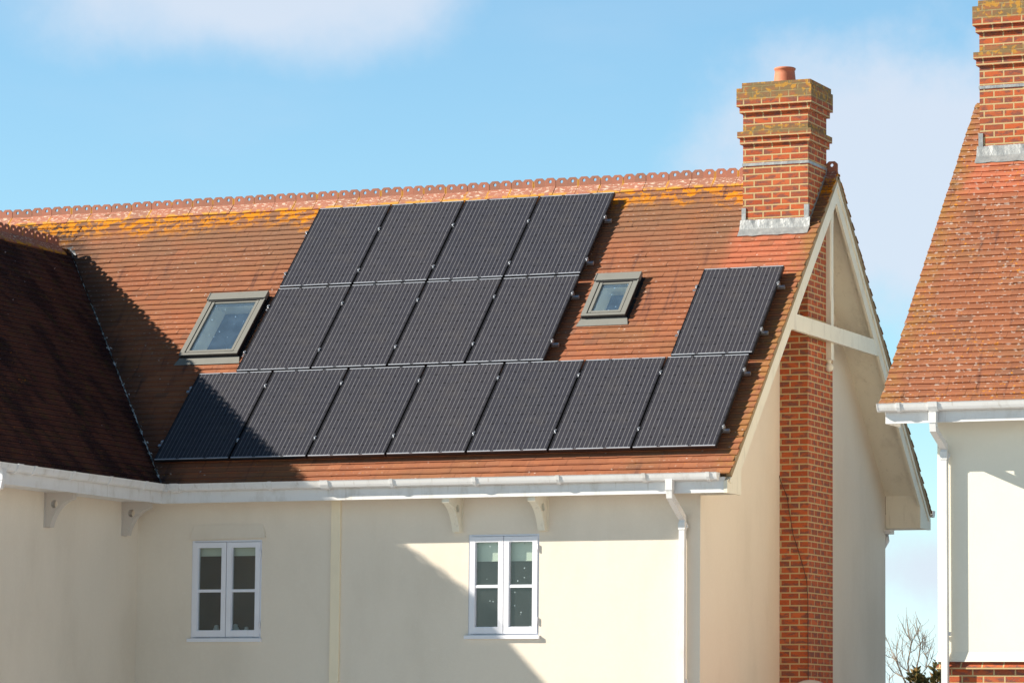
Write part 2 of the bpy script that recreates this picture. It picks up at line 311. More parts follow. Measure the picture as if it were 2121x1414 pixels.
# ------------------------------------------------------------------ mesh builder
class Frame:
    def __init__(s, O, U, V, N): s.O, s.U, s.V, s.N = map(Vector, (O, U, V, N))
    def __call__(s, u, v, h=0.): return s.O+s.U*u+s.V*v+s.N*h
WORLD = Frame((0, 0, 0), (1, 0, 0), (0, 1, 0), (0, 0, 1))
ORG = [Vector((0, 0, 0))]        # current building offset
class MB:
    def __init__(s): s.v = []; s.f = []; s.uv = []; s.sm = []
    def face(s, pts, uv=None, smooth=False):
        pts = [Vector(p) for p in pts]; i = len(s.v); s.v += pts; s.f.append(list(range(i, i+len(pts))))
        if uv is None:
            n = Vector((0, 0, 0))
            for k in range(len(pts)): n += pts[k].cross(pts[(k+1) % len(pts)])
            ax = max(range(3), key=lambda q: abs(n[q]))
            uv = [(p.x, p.z) if ax == 1 else ((p.y+4.257, p.z) if ax == 0 else (p.x, p.y)) for p in pts]
        s.uv.append(uv); s.sm.append(smooth)
    def solid(s, loops, uvf=None, caps=True, smooth=False):   # loops: list of rings, same count; shared verts
        i0 = len(s.v); n = len(loops[0])
        for L in loops: s.v += [Vector(p) for p in L]
        def add(idx, sm=smooth):
            s.f.append(idx); pts = [s.v[k] for k in idx]
            nn = Vector((0, 0, 0))
            for k in range(len(pts)): nn += pts[k].cross(pts[(k+1) % len(pts)])
            ax = max(range(3), key=lambda q: abs(nn[q]))
            s.uv.append([uvf(p) if uvf else ((p.x, p.z) if ax == 1 else ((p.y+4.257, p.z) if ax == 0 else (p.x, p.y))) for p in pts]); s.sm.append(sm)
        for j in range(len(loops)-1):
            a = i0+j*n; b = a+n
            for k in range(n): k2 = (k+1) % n; add([a+k, a+k2, b+k2, b+k])
        if caps: add([i0+k for k in range(n)][::-1], False); e = i0+(len(loops)-1)*n; add([e+k for k in range(n)], False)
    def box(s, x0, x1, y0, y1, z0, z1, fr=WORLD, uvf=None):
        a = [fr(x0, y0, z0), fr(x1, y0, z0), fr(x1, y1, z0), fr(x0, y1, z0)]; b = [fr(x0, y0, z1), fr(x1, y0, z1), fr(x1, y1, z1), fr(x0, y1, z1)]
        s.solid([a, b], uvf)
    def tube(s, path, rad, seg=8, smooth=True, sq=False):
        path = [Vector(p) for p in path]; rings = []
        for i, p in enumerate(path):
            d = (path[min(i+1, len(path)-1)]-path[max(i-1, 0)]).normalized()
            a = Vector((1, 0, 0)) if sq else (d.orthogonal() if i == 0 else s._a)
            a = (a-d*a.dot(d)).normalized(); s._a = a; b = d.cross(a)
            r = rad[i] if isinstance(rad, (list, tuple)) else rad
            if sq: rings.append([p+a*r*x+b*r*y for x, y in ((1, 1), (-1, 1), (-1, -1), (1, -1))])
            else: rings.append([p+a*r*cos(2*pi*k/seg)+b*r*sin(2*pi*k/seg) for k in range(seg)])
        s.solid(rings, smooth=smooth and not sq)
    def lathe(s, c, prof, seg=24, ax=(0, 0, 1)):
        c = Vector(c); ax = Vector(ax).normalized(); a = ax.orthogonal().normalized(); b = ax.cross(a)
        s.solid([[c+ax*z+(a*cos(2*pi*k/seg)+b*sin(2*pi*k/seg))*r for k in range(seg)] for r, z in prof], smooth=True)
    def plate(s, outer, holes, fr, h0, h1, uvf=None):
        """flat plate (outline and holes in the frame's u,v) with thickness h0..h1"""
        polys = [[Vector((p[0], p[1], 0)) for p in q] for q in [outer]+holes]
        flat = [p for q in polys for p in q]; tris = tessellate_polygon(polys)
        i0 = len(s.v); n = len(flat)
        s.v += [fr(p.x, p.y, h0) for p in flat]+[fr(p.x, p.y, h1) for p in flat]
        def add(idx, L): s.f.append(idx); s.uv.append([uvf(*L[k]) if uvf else L[k] for k in range(len(idx))]); s.sm.append(False)
        P = [(p.x, p.y) for p in flat]
        for a, b, c in tris:
            if (flat[b]-flat[a]).cross(flat[c]-flat[a]).z < 0: b, c = c, b
            add([i0+a, i0+c, i0+b], [P[a], P[c], P[b]]); add([i0+n+a, i0+n+b, i0+n+c], [P[a], P[b], P[c]])
        k = 0
        for q in polys:
            m = len(q)
            for j in range(m):
                a, b = k+j, k+(j+1) % m; add([i0+a, i0+b, i0+n+b, i0+n+a], [P[a], P[b], P[b], P[a]])
            k += m
    def build(s, name, material, parent=None, label=None, recalc=True):
        me = bpy.data.meshes.new(name)
        off = ORG[0]; base = Vector((0, 0, 0))
        if parent is not None: base = parent['_b']if False else Vector(BASES.get(parent.name, (0, 0, 0)))
        me.from_pydata([tuple(p+off-base) for p in s.v], [], s.f)
        l = me.uv_layers.new(name='UVMap'); k = 0; flat = []
        for q in s.uv:
            for c in q: flat += [c[0], c[1]]
        l.data.foreach_set('uv', flat); me.polygons.foreach_set('use_smooth', s.sm)
        if recalc:
            import bmesh
            bm = bmesh.new(); bm.from_mesh(me); bmesh.ops.recalc_face_normals(bm, faces=bm.faces); bm.to_mesh(me); bm.free()
        me.materials.append(MT[material]); me.update()
        o = bpy.data.objects.new(name, me); COL.objects.link(o)
        if parent is not None: o.parent = parent; BASES[o.name] = tuple(base)
        if label: o['label'] = label
        return o
BASES = {}
def root(name, label, cat, loc, group=None, kind=None, rot=None):
    o = bpy.data.objects.new(name, None); COL.objects.link(o); o.location = loc; o.empty_display_size = .2
    o['label'] = label; o['category'] = cat
    if group: o['group'] = group
    BASES[o.name] = tuple(loc); return o
def clip(poly, a, b, c):          # keep a*u+b*v<=c
    out = []
    for i in range(len(poly)):
        p, q = poly[i], poly[(i+1) % len(poly)]; dp = a*p[0]+b*p[1]-c; dq = a*q[0]+b*q[1]-c
        if dp <= 0: out.append(p)
        if (dp < 0 < dq) or (dq < 0 < dp):
            k = dp/(dp-dq); out.append((p[0]+(q[0]-p[0])*k, p[1]+(q[1]-p[1])*k))
    return out
def area(p): return abs(sum(p[i][0]*p[(i+1) % len(p)][1]-p[(i+1) % len(p)][0]*p[i][1] for i in range(len(p))))/2
def subtract(polys, rects):
    for (a0, a1, b0, b1) in rects:
        nx = []
        for p in polys:
            if max(q[0] for q in p) <= a0 or min(q[0] for q in p) >= a1 or max(q[1] for q in p) <= b0 or min(q[1] for q in p) >= b1: nx.append(p); continue
            nx.append(clip(p, 1, 0, a0)); nx.append(clip(p, -1, 0, -a1)); mid = clip(clip(p, -1, 0, -a0), 1, 0, a1)
            if mid: nx.append(clip(mid, 0, 1, b0)); nx.append(clip(mid, 0, -1, -b1))
        polys = [p for p in nx if len(p) > 2 and area(p) > 2e-5]
    return polys

def tiles(mb, fr, u0, u1, v0, v1, clips=(), holes=(), seed=1, gauge=.1, tw=.166, uvo=(0, 0)):
    R = random.Random(seed); i = 0; v = v0
    while v < v1-.005:
        vt = min(v+gauge*1.22, v1)
        u = u0-(tw*.5 if i % 2 else 0)+R.uniform(-.01, .01); 
        while u < u1:
            a = max(u+.0006, u0); b = min(u+tw-.0006, u1); u += tw
            if b-a < .02: continue
            jt = R.uniform(-.003, .003); sk = R.uniform(-.0025, .0025); lift = R.choice((0, 0, 0, 0, .001, .004))*R.random()
            tl = R.uniform(-.0008, .0008)
            poly = [(a, v+jt-sk), (b, v+jt+sk), (b, vt), (a, vt)]
            for c in clips: poly = clip(poly, *c) if poly else poly
            if len(poly) < 3: continue
            for p in subtract([poly], holes):
                if len(p) < 3: continue
                def H(q, top): 
                    k = (q[1]-v)/(gauge*1.22); return (.028-.0175*k+lift*(1-k)+tl*(q[0]-a)/tw*2 if top else .0125-.0155*k+lift*(1-k))
                T = [fr(q[0], q[1], H(q, 1)) for q in p]; B = [fr(q[0], q[1], H(q, 0)) for q in p]
                i0 = len(mb.v); n = len(p); mb.v += T+B
                U = [(q[0]+uvo[0], q[1]+uvo[1]) for q in p]
                mb.f.append([i0+k for k in range(n)]); mb.uv.append(U); mb.sm.append(False)
                for k in range(n):
                    k2 = (k+1) % n
                    mb.f.append([i0+k, i0+n+k, i0+n+k2, i0+k2]); mb.uv.append([U[k], U[k], U[k2], U[k2]]); mb.sm.append(False)
        v += gauge; i += 1

def deck(mb, fr, poly, holes=(), h=-.012):
    for p in subtract([poly], holes): mb.face([fr(q[0], q[1], h) for q in p], [tuple(q) for q in p])

def ridge_tiles(mb, A, along, nunits, unit=.3, seed=3, tilt=46., wing=.175, humps=2, crest=.115):
    R = random.Random(seed); A = Vector(A); along = Vector(along).normalized(); side = along.cross(Vector((0, 0, 1))).normalized(); up = Vector((0, 0, 1))
    ct, st = cos(radians(tilt)), sin(radians(tilt))
    for i in range(nunits):
        dz = R.uniform(-.006, .006); tl = R.uniform(-.014, .014); g = .003
        a = A+along*(i*unit)+up*dz; ax = (along+up*tl).normalized()
        for sg in (1, -1):
            sd = side*sg; dn = (sd*ct-up*st); nn = (sd*st+up*ct)
            f2 = Frame(a, ax, dn, nn)
            mb.box(g, unit-g, 0, wing, 0, .016, f2, uvf=lambda p, f2=f2: ((p-A).dot(along), -(p-f2.O).dot(f2.V)))
        f3 = Frame(a, ax, up, side); hw = unit/humps
        for k in range(humps):
            x0 = k*hw+(g if k == 0 else 0); x1 = (k+1)*hw-(g if k == humps-1 else 0); c = .036; y0 = .006; y1 = y0+crest
            o = [(x0, y0), (x1, y0), (x1, y1-c*.9), (x1-c, y1), (x0+c, y1), (x0, y1-c*.9)]
            cx, cy, r = (x0+x1)/2, y1-.047, .0205
            hole = [(cx+r*cos(-2*pi*q/14), cy+r*sin(-2*pi*q/14)) for q in range(14)]
            mb.plate(o, [hole], f3, -.010, .010, uvf=lambda x, y, i=i: (x+i*unit, y+.06))

def gutter(mb, A, along, out, L, clips=(), unions=()):
    """open ogee-ish gutter; A = back top edge"""
    A = Vector(A); al = Vector(along).normalized(); o = Vector(out); up = Vector((0, 0, 1))
    prof = [(0, 0), (0, -.085), (.018, -.103), (.062, -.106), (.088, -.092), (.100, -.060), (.112, -.012), (.118, 0)]
    inn = [(.110, 0), (.094, -.056), (.082, -.086), (.058, -.100), (.022, -.097), (.005, -.080), (.005, 0)]
    prof = [(p, q*.80) for p, q in prof]; inn = [(p, q*.80) for p, q in inn]
    P = prof+inn
    mb.solid([[A+al*x+o*p+up*q for p, q in P] for x in (0, L)])
    for x, w, e in [(c, .020, .008) for c in clips]+[(c, .05, .010) for c in unions]:
        pr = [(0, -.085-e), (.016, -.105-e), (.064, -.108-e*1.5), (.092, -.094-e), (.105+e, -.060), (.117+e, -.010), (.122+e, .004), (.110, .004), (.094, -.05), (.058, -.095), (.02, -.09)]
        pr = [(p, q*.82) for p, q in pr]
        mb.solid([[A+al*xx+o*p+up*q for p, q in pr] for xx in (x-w, x+w)])
    for x in (0, L):     # stop ends
        pr = [(p*1.03, q*1.03) for p, q in prof]
        mb.solid([[A+al*xx+o*p+up*q for p, q in pr] for xx in ((x-.004, x+.008) if x == 0 else (x-.008, x+.004))])

TH = .80410; c_, s_ = cos(TH), sin(TH); TT = s_/c_
ROOFN = Vector((0, -s_, c_))
def roof_frame(h=-.135): return Frame(ROOFN*h, (1, 0, 0), (0, c_, s_), (0, -s_, c_))
FR = roof_frame(); YR = 3.58                                   # main roof; ridge at y = 3.58
VT = (YR+.135*-s_*-1*0 - 0 + .135*0)/c_                         # slope length to the ridge (about)
VT = (YR-(ROOFN*-.135).y)/c_
ZR = (FR(0, VT)).z
XG, XW, YF = 7.277, 6.78, .244

# ================================================================== MAIN HOUSE
house = root('house', 'cream rendered house carrying the solar panels, with a brick chimney at its gable', 'house', (3., 3., -G))
# ---- roofs
K = .05; XA = -3.03                                            # wing valley x+y=K, wing ridge x
holes = [(-.44, .33, 2.0, 3.09), (4.74, 5.25, 2.46, 3.14), (6.33, 7.11, (2.893-.0972)/c_, 9)]
kv = (K-.0972)
V0 = -.335
mb = MB()
# y = v*c_+.0972 ; valley: u + y >= K+.02
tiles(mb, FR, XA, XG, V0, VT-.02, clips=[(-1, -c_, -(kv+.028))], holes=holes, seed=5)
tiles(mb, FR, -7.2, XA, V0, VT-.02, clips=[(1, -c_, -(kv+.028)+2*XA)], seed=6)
deck(mb, FR, clip([(XA, V0+.03), (XG-.03, V0+.03), (XG-.03, VT), (XA, VT)], -1, -c_, -kv), holes)
deck(mb, FR, clip([(-7.2, V0), (XA, V0), (XA, VT), (-7.2, VT)], 1, -c_, -kv+2*XA))
FB = Frame((0, 2*YR+ROOFN.y*.135, FR.O.z), (1, 0, 0), (0, -c_, s_), (0, s_, c_))       # back slope
tiles(mb, FB, 5.6, XG, V0, VT-.02, seed=8)
mb.solid([[FB(-7.2, V0, -.05), FB(5.6, V0, -.05), FB(5.6, VT, -.05), FB(-7.2, VT, -.05)], [FB(-7.2, V0, .02), FB(5.6, V0, .02), FB(5.6, VT, .02), FB(-7.2, VT, .02)]])
mb.solid([[FB(5.6, V0+.03, -.03), FB(XG-.03, V0+.03, -.03), FB(XG-.03, VT, -.03), FB(5.6, VT, -.03)], [FB(5.6, V0+.03, -.012), FB(XG-.03, V0+.03, -.012), FB(XG-.03, VT, -.012), FB(5.6, VT, -.012)]])
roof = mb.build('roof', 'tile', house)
mb = MB()
ridge_tiles(mb, (-7.2, YR, ZR+.022), (1, 0, 0), 45, seed=2)
mb.build('ridge_tile', 'ridge', roof, label='pierced clay crest tiles along the main ridge')
mb = MB()
ridge_tiles(mb, (7.135-.02, YR, ZR+.022), (1, 0, 0), 1, unit=.15, humps=1, seed=7, crest=.13)
mb.build('ridge_tile', 'ridge', roof, label='single end crest tile between chimney and gable')
mb = MB()          # mortar under the verge tiles
for F in (FR, FB): mb.box(XG-.06, XG-.008, V0+.02, VT-.02, -.055, .010, F)
mb.build('verge_mortar', 'mortar', roof)
# wing
ZE = FR(0, V0).z
XE = K-(FR(0, V0).y)                                           # eave x of the wing
YWE = -3.68
FW = Frame((K-FR.O.y, 0, FR.O.z), (0, -1, 0), (-c_, 0, s_), (s_, 0, c_))
# point: x = K-.0972... - v c ; u = -y
VW = (FW.O.x-XA)/c_; ZW = FW(0, VW).z
mb = MB()
tiles(mb, FW, -3.2, -YWE, V0, VW-.02, clips=[(-1, -c_, K-FW.O.x-.028)], seed=11)
deck(mb, FW, clip([(-3.3, V0+.03), (-YWE-.03, V0+.03), (-YWE-.03, VW), (-3.3, VW)], -1, -c_, K-FW.O.x))
FL = Frame((2*XA-FW.O.x, 0, FR.O.z), (0, -1, 0), (c_, 0, s_), (-s_, 0, c_))           # far slope of the wing
mb.solid([[FL(u, v, h) for u, v in ((-YWE, V0), (-2.9, VW), (-YWE, VW))] for h in (-.02, .02)])
mb.solid([[FL(u, v, h) for u, v in ((-YWE, V0), (.2, V0), (-2.9, VW))] for h in (-.021, .019)])
wroof = mb.build('wing_roof', 'tile_wing', house, label='mossy tiled roof of the side wing, shade painted into its tiles')
mb = MB()
nun = 22
ridge_tiles(mb, (XA, 2.80-.3*nun+.0, ZW+.022), (0, 1, 0), nun, seed=4)
mb.v = [p for p in mb.v]
mb.build('ridge_tile', 'ridge', wroof)
mb = MB()          # open lead valley
R = random.Random(4)
va = Vector((1, -1, -TT)).normalized(); top = Vector((XA, K-XA, FR(0, (K-XA-.0972)/c_).z))
n = 60; L = (FR(0, V0).y-(K-XA))/va.y
pl, pr_ = [], []
for i in range(n+1):
    p = top+va*(L*i/n); w = .028+R.uniform(-.010, .022)
    pl.append(p+Vector((-w, 0, TT*0.0))+FW.N*.02); pr_.append(p+Vector((0, w, 0))*1.0+FR.N*.02); 
for i in range(n):
    a, b = top+va*(L*i/n)+Vector((0, 0, .010)), top+va*(L*(i+1)/n)+Vector((0, 0, .010))
    for F, dr in ((FW, Vector((-c_, 0, s_))), (FR, Vector((0, c_, s_)))):
        w0, w1 = [.012+(.085 if q > 16 else .02)*abs(sin(q*2.3)*cos(q*1.1+1)) for q in (i, i+1)]
        mb.face([a, b, b+dr*w1+F.N*.012, a+dr*w0+F.N*.012])
mb.face([top+Vector((-.02, -.03, .03)), top+Vector((.17, -.14, -.09)), top+Vector((.20, 0.03, -.02)), top+Vector((.06, .05, .06))])
mb.build('valley_flashing', 'lead_pale', roof)

# ---- walls
WINS = [(.405, 1.325, -2.090, -.945), (3.972, 4.842, -2.065, -.925)]
mb = MB()
ztop = -.30
for p in subtract([[(-.33, -G), (XW, -G), (XW, ztop), (-.33, ztop)]], [w for w in WINS]):
    mb.face([(q[0], YF, q[1]) for q in p])
def zs(y, h): return FR.O.z+ROOFN.z*h+(y-FR.O.y-ROOFN.y*h)/c_*s_
mb.face([(XW, YF, -G), (XW, 2*YR-YF-.02, -G), (XW, 2*YR-YF-.02, zs(YF+.02, -.09)), (XW, YR, zs(YR, -.09)), (XW, YF, zs(YF, -.09))])
YB = 2*YR-YF-.02
mb.face([(XW, YB, -G), (-6.3, YB, -G), (-6.3, YB, -.3), (XW, YB, -.3)])
mb.face([(-.33, YF, -G), (-.33, -3.2, -G), (-.33, -3.2, -.15), (-.33, YF, -.15)])
mb.face([(-.33, -3.2, -G), (2*XA+.33, -3.2, -G), (2*XA+.33, -3.2, -.15), (XA, -3.2, ZW-.1), (-.33, -3.2, -.15)])
mb.face([(2*XA+.33, -3.2, -G), (2*XA+.33, YF, -G), (2*XA+.33, YF, -.15), (2*XA+.33, -3.2, -.15)])
wall = mb.build('wall', 'wall', house, recalc=False)
mb = MB()          # render bell-cast over the left window
mb.solid([[(.385, YF+.001, -.925), (1.375, YF+.001, -.910), (1.335, YF+.001, -.765), (.425, YF+.001, -.768)], [(.378, YF-.030, -.940), (1.382, YF-.030, -.925), (1.335, YF-.003, -.762), (.425, YF-.003, -.765)]])
mb.build('window_hood', 'wall', wall)
mb = MB(); mb.box(2.235, 2.352, YF-.028, YF+.001, -G, -.50)
mb.build('corner_board', 'strip', house, label='cream vertical strip between the two windows')
# ---- fascia, soffit and barge
YFA = -.155; ZFB = -.53
mb = MB()
mb.box(.20, 7.215, YFA, YFA+.02, ZFB, -.36); mb.box(-.33, 6.78, YFA+.02, YF-.0005, -.50, -.49)
mb.box(.27-.02-.0, .27, -3.70, YFA-.001, ZFB, -.36) if False else None
XFA = K-YFA
mb.box(XFA-.02, XFA, -3.70, YFA-.002, ZFB, -.36); mb.box(-.33, XFA-.02, -3.66, YF-.001, -.501, -.491)
mb.build('fascia', 'white', house)
def slope_pts(F, X, h0, h1, v0, v1):
    return [F(X, v0, h0), F(X, v1, h0), F(X, v1, h1), F(X, v0, h1)]
mb = MB()
HB0, HB1 = -.245, -.052
for F, sg in ((FR, 1), (FB, -1)):
    dy = TT
    # vertical mitre at the ridge: intersect with y=YR
    def vm(h, F=F): return (YR-F.O.y-F.N.y*h)/F.V.y
    a = [F(7.215, V0-.05, HB1), F(7.215, vm(HB1), HB1), F(7.215, vm(HB0), HB0), F(7.215, V0+.10, HB0)]
    b = [p+Vector((.032, 0, 0)) for p in a]
    mb.solid([a, b])
    a = [F(7.247, V0-.05, HB1), F(7.247, vm(HB1), HB1), F(7.247, vm(HB1-.06), HB1-.06), F(7.247, V0-.02, HB1-.06)]   # moulding
    mb.solid([a, [p+Vector((.014, 0, 0)) for p in a]])
    # soffit boards below the verge overhang
    a = [F(XW, V0+.1, HB1-.08), F(7.215, V0+.1, HB1-.08), F(7.215, vm(HB1-.08), HB1-.08), F(XW, vm(HB1-.08), HB1-.08)]
    mb.solid([a, [p+F.N*.012 for p in a]])
    # boxed end at the eaves
    def yy(y): return y if sg > 0 else 2*YR-y
    def ev(y, h): # z of slope at y for height h
        return FR.O.z+ROOFN.z*h+(y-FR.O.y-ROOFN.y*h)/c_*s_
    q = [(YFA-.012, ZFB-.004), (.275, ZFB-.004), (.275, ev(.275, HB0+.02)), (YFA-.012, ev(YFA-.012, -.02))]
    for x0, x1 in ((7.207, 7.2485),): mb.solid([[(x, yy(y), z) for y, z in q] for x in (x0, x1)])
mb.solid([[(x, y, z) for y, z in ((2*YR-.235, ZFB), (2*YR-.255, ZFB), (2*YR-.255, -.02), (2*YR-.235, -.02))] for x in (XW+.002, 7.205)])   # closing board, back eave
mb.solid([[(x, y, z) for y, z in ((YF-.001, ZFB+.001), (YF+.018, ZFB+.001), (YF+.018, .05), (YF-.001, .05))] for x in (XW+.002, 7.205)])
mb.box(XW, 7.2, 2*YR-.235, 2*YR+.15, ZFB+.003, ZFB+.02); mb.box(-6, 7.2, 2*YR+.15, 2*YR+.17, ZFB, -.3)
mb.build('bargeboard', 'trim', house)
mb = MB()          # king post, collar beam, pendant
def oct_post(z0, z1, c): 
    x0, x1, y0, y1 = 7.105, 7.195, YR-.05, YR+.05
    P = [(x0+c, y0), (x1-c, y0), (x1, y0+c), (x1, y1-c), (x1-c, y1), (x0+c, y1), (x0, y1-c), (x0, y0+c)]
    mb.solid([[(x, y, z) for x, y in P] for z in (z0, z1)])
oct_post(2.95, ZR-.25, .004); oct_post(2.90, 2.95, .012); oct_post(2.05, 2.90, .016); oct_post(1.99, 2.05, .010); oct_post(1.30, 1.99, .003)
mb.box(7.10, 7.20, YR-.055, YR+.055, 1.285, 1.30)
mb.build('king_post', 'trim', house)
mb = MB(); mb.lathe((7.15, YR-.0, 1.20), [(.001, -.055), (.030, -.048), (.05, -.025), (.057, 0), (.052, .025), (.035, .045), (.026, .055), (.026, .07), (.036, .078), (.036, .086)], 20)
mb.build('finial', 'trim', house)
mb = MB()
zc0, zc1 = 1.49, 1.68
def yh(z, h): return FR.O.y+ROOFN.y*h+(z-FR.O.z-ROOFN.z*h)/s_*c_
mb.solid([[(x, y, z) for y, z in ((yh(zc0, HB0-.0), zc0), (2*YR-yh(zc0, HB0), zc0), (2*YR-yh(zc1, HB0), zc1), (yh(zc1, HB0), zc1))] for x in (7.197, 7.245)])
mb.build('collar_beam', 'trim', house)
# ---- rainwater goods
mb = MB()
gutter(mb, (.325, YFA-.0005, -.312), (1, 0, 0), (0, -1, 0), 6.83, clips=[1.35, 2.9, 3.93, 4.95, 5.98, 6.73], unions=[.10, 2.05])
gutter(mb, (XFA+.0005, -4.02, -.312), (0, 1, 0), (1, 0, 0), 3.80, clips=[.82, 1.65, 2.48, 3.3], unions=[.50])
mb.box(.20, .335, -.285, -.14, -.396, -.313)
mb.build('gutter', 'white', house)
def downpipe(xc, yw, parent, zt=-.38, yo=None, zb=-G, zk=-.50, ze=-.78, side='Y'):
    m = MB(); yo = YFA-.062 if yo is None else yo
    if side == 'Y': P = lambda o, z: Vector((xc, o, z))
    else: P = lambda o, z: Vector((o, xc, z))
    r = .034
    m.tube([P(yo, zt), P(yo, zk)], r+.006, sq=True)
    m.tube([P(yo, zk+.0), P(yo, zk-.06), P(yw, ze), P(yw, ze-.08)], r, sq=True)
    m.tube([P(yw, ze-.05), P(yw, ze-.13)], r+.005, sq=True); m.tube([P(yw, ze-.10), P(yw, zb)], r-.001, sq=True)
    for z in (ze-.09, -2.58): 
        if side == 'Y': m.box(xc-.055, xc+.055, yw+.01, yw+.034, z-.02, z+.02)
    return m.build('downpipe', 'white', parent)
downpipe(6.595, YF-.065, house)
downpipe(-3.82, -.33+.065, house, yo=XFA+.062, side='X')
def bracket(o, out, parent, mt):
    """curved eaves bracket with a round hole; o = top at the wall, out = unit vector away from the wall"""
    o = Vector(o); out = Vector(out); th = Vector((out.y, -out.x, 0))
    F = Frame(o, out, (0, 0, -1), th); m = MB()
    pts = [(0, 0), (.36, 0), (.36, .08)]
    for k in range(1, 13):
        a = pi/2+pi/2*k/13; x1_, y1_ = .36+.285*cos(a), .395-.315*sin(a); w_ = k/13; pts.append((x1_*.72+(.36-.285*w_)*.28, y1_*.72+(.08+.315*w_)*.28))
    pts += [(.075, .395), (0, .395)]
    hole = [(.125+.047*cos(2*pi*q/18), .135+.047*sin(2*pi*q/18)) for q in range(18)]
    m.plate(pts, [hole], F, -.045, .045)
    m.box(0, .012, 0, .40, -.060, .060, F)
    return m.build('eaves_bracket', mt, parent)
for x in (3.86, 4.915): bracket((x-.02, YF, -.50), (0, -1, 0), house, 'trim')
for y in (-1.86, -.10): bracket((-.33, y, -.50), (1, 0, 0), house, 'bracket')  # darker colour here imitates shade on the wing side

# ---- windows
def window(x0, x1, z0, z1, parent, seed, glassm, blind_z, fm='lilac', yf=YF):
    f = MB(); yo = yf+.012; e = .045
    # sub-frame
    f.box(x0-.004, x0+.03, yo-.006, yo+.05, z0, z1); f.box(x1-.03, x1+.004, yo-.006, yo+.05, z0, z1)
    f.box(x0+.03, x1-.03, yo-.004, yo+.05, z1-.022, z1+.004); f.box(x0+.03, x1-.03, yo-.004, yo+.05, z0, z0+.012)
    w = f.build('window', fm, parent)
    xm = (x0+x1)/2
    for a, b in ((x0+.018, xm-.004), (xm+.004, x1-.018)):
        f = MB(); zz0, zz1 = z0+.016, z1-.026; st = .062; y0, y1 = yo-.022, yo+.03
        f.box(a, a+st, y0, y1, zz0, zz1); f.box(b-st, b, y0, y1, zz0, zz1)
        f.box(a+st, b-st, y0+.001, y1, zz1-st, zz1-.001); f.box(a+st, b-st, y0+.001, y1, zz0+.001, zz0+st+.012)
        zm = zz0+(zz1-zz0)*.485
        f.box(a+st, b-st, y0+.006, y1, zm-.014, zm+.014)
        for q, (p0, p1) in enumerate(((zz0+st+.012, zm-.014), (zm+.014, zz1-st))):     # glazing bead
            f.box(a+st, a+st+.008, y0+.012, y1-.002, p0, p1); f.box(a+st+.008, b-st, y0+.012, y1-.002, p0, p0+.006)
        f.build('casement', fm, w)
        g = MB(); g.face([(a+st-.004, yo+.012, zz0+st), (b-st+.004, yo+.012, zz0+st), (b-st+.004, yo+.012, zz1-st+.004), (a+st-.004, yo+.012, zz1-st+.004)])
        g.build('pane', glassm, w)
    f = MB(); f.box(x0-.035, x1+.018, yf-.040, yf+.04, z0-.042, z0-.003); f.build('sill', fm, w)
    f = MB(); f.box(x0+.03, x1-.03, yo+.075, yo+.080, blind_z, z1-.02); f.box(x0+.03, x1-.03, yo+.070, yo+.085, blind_z-.012, blind_z); f.build('blind', 'blind', w)
    f = MB(); Y = yo+.052; D = .75     # room behind
    f.face([(x0, Y+D, z0), (x1, Y+D, z0), (x1, Y+D, z1), (x0, Y+D, z1)]); f.face([(x0, Y, z0), (x0, Y+D, z0), (x0, Y+D, z1), (x0, Y, z1)])
    f.face([(x1, Y, z0), (x1, Y+D, z0), (x1, Y+D, z1), (x1, Y, z1)]); f.face([(x0, Y, z0+.005), (x1, Y, z0+.005), (x1, Y+D, z0+.005), (x0, Y+D, z0+.005)])
    f.face([(x0, Y, z1), (x1, Y, z1), (x1, Y+D, z1), (x0, Y+D, z1)])
    f.build('window_recess', 'room', w)
    f = MB()
    for z in (z0+.16, z1-.16): f = MB(); f.tube([(x1-.012, yo-.028, z-.04), (x1-.012, yo-.028, z+.04)], .008, 8); f.build('hinge', fm, w)
    return w
w1 = window(*[WINS[0][i] for i in (0, 1, 2, 3)], house, 1, 'glass', -1.115)
w1['label'] = 'small casement window left of the cream strip, in shade'
w2 = window(*[WINS[1][i] for i in (0, 1, 2, 3)], house, 2, 'glass_spot', -1.215)
w2['label'] = 'small casement window between the brackets, in sun'

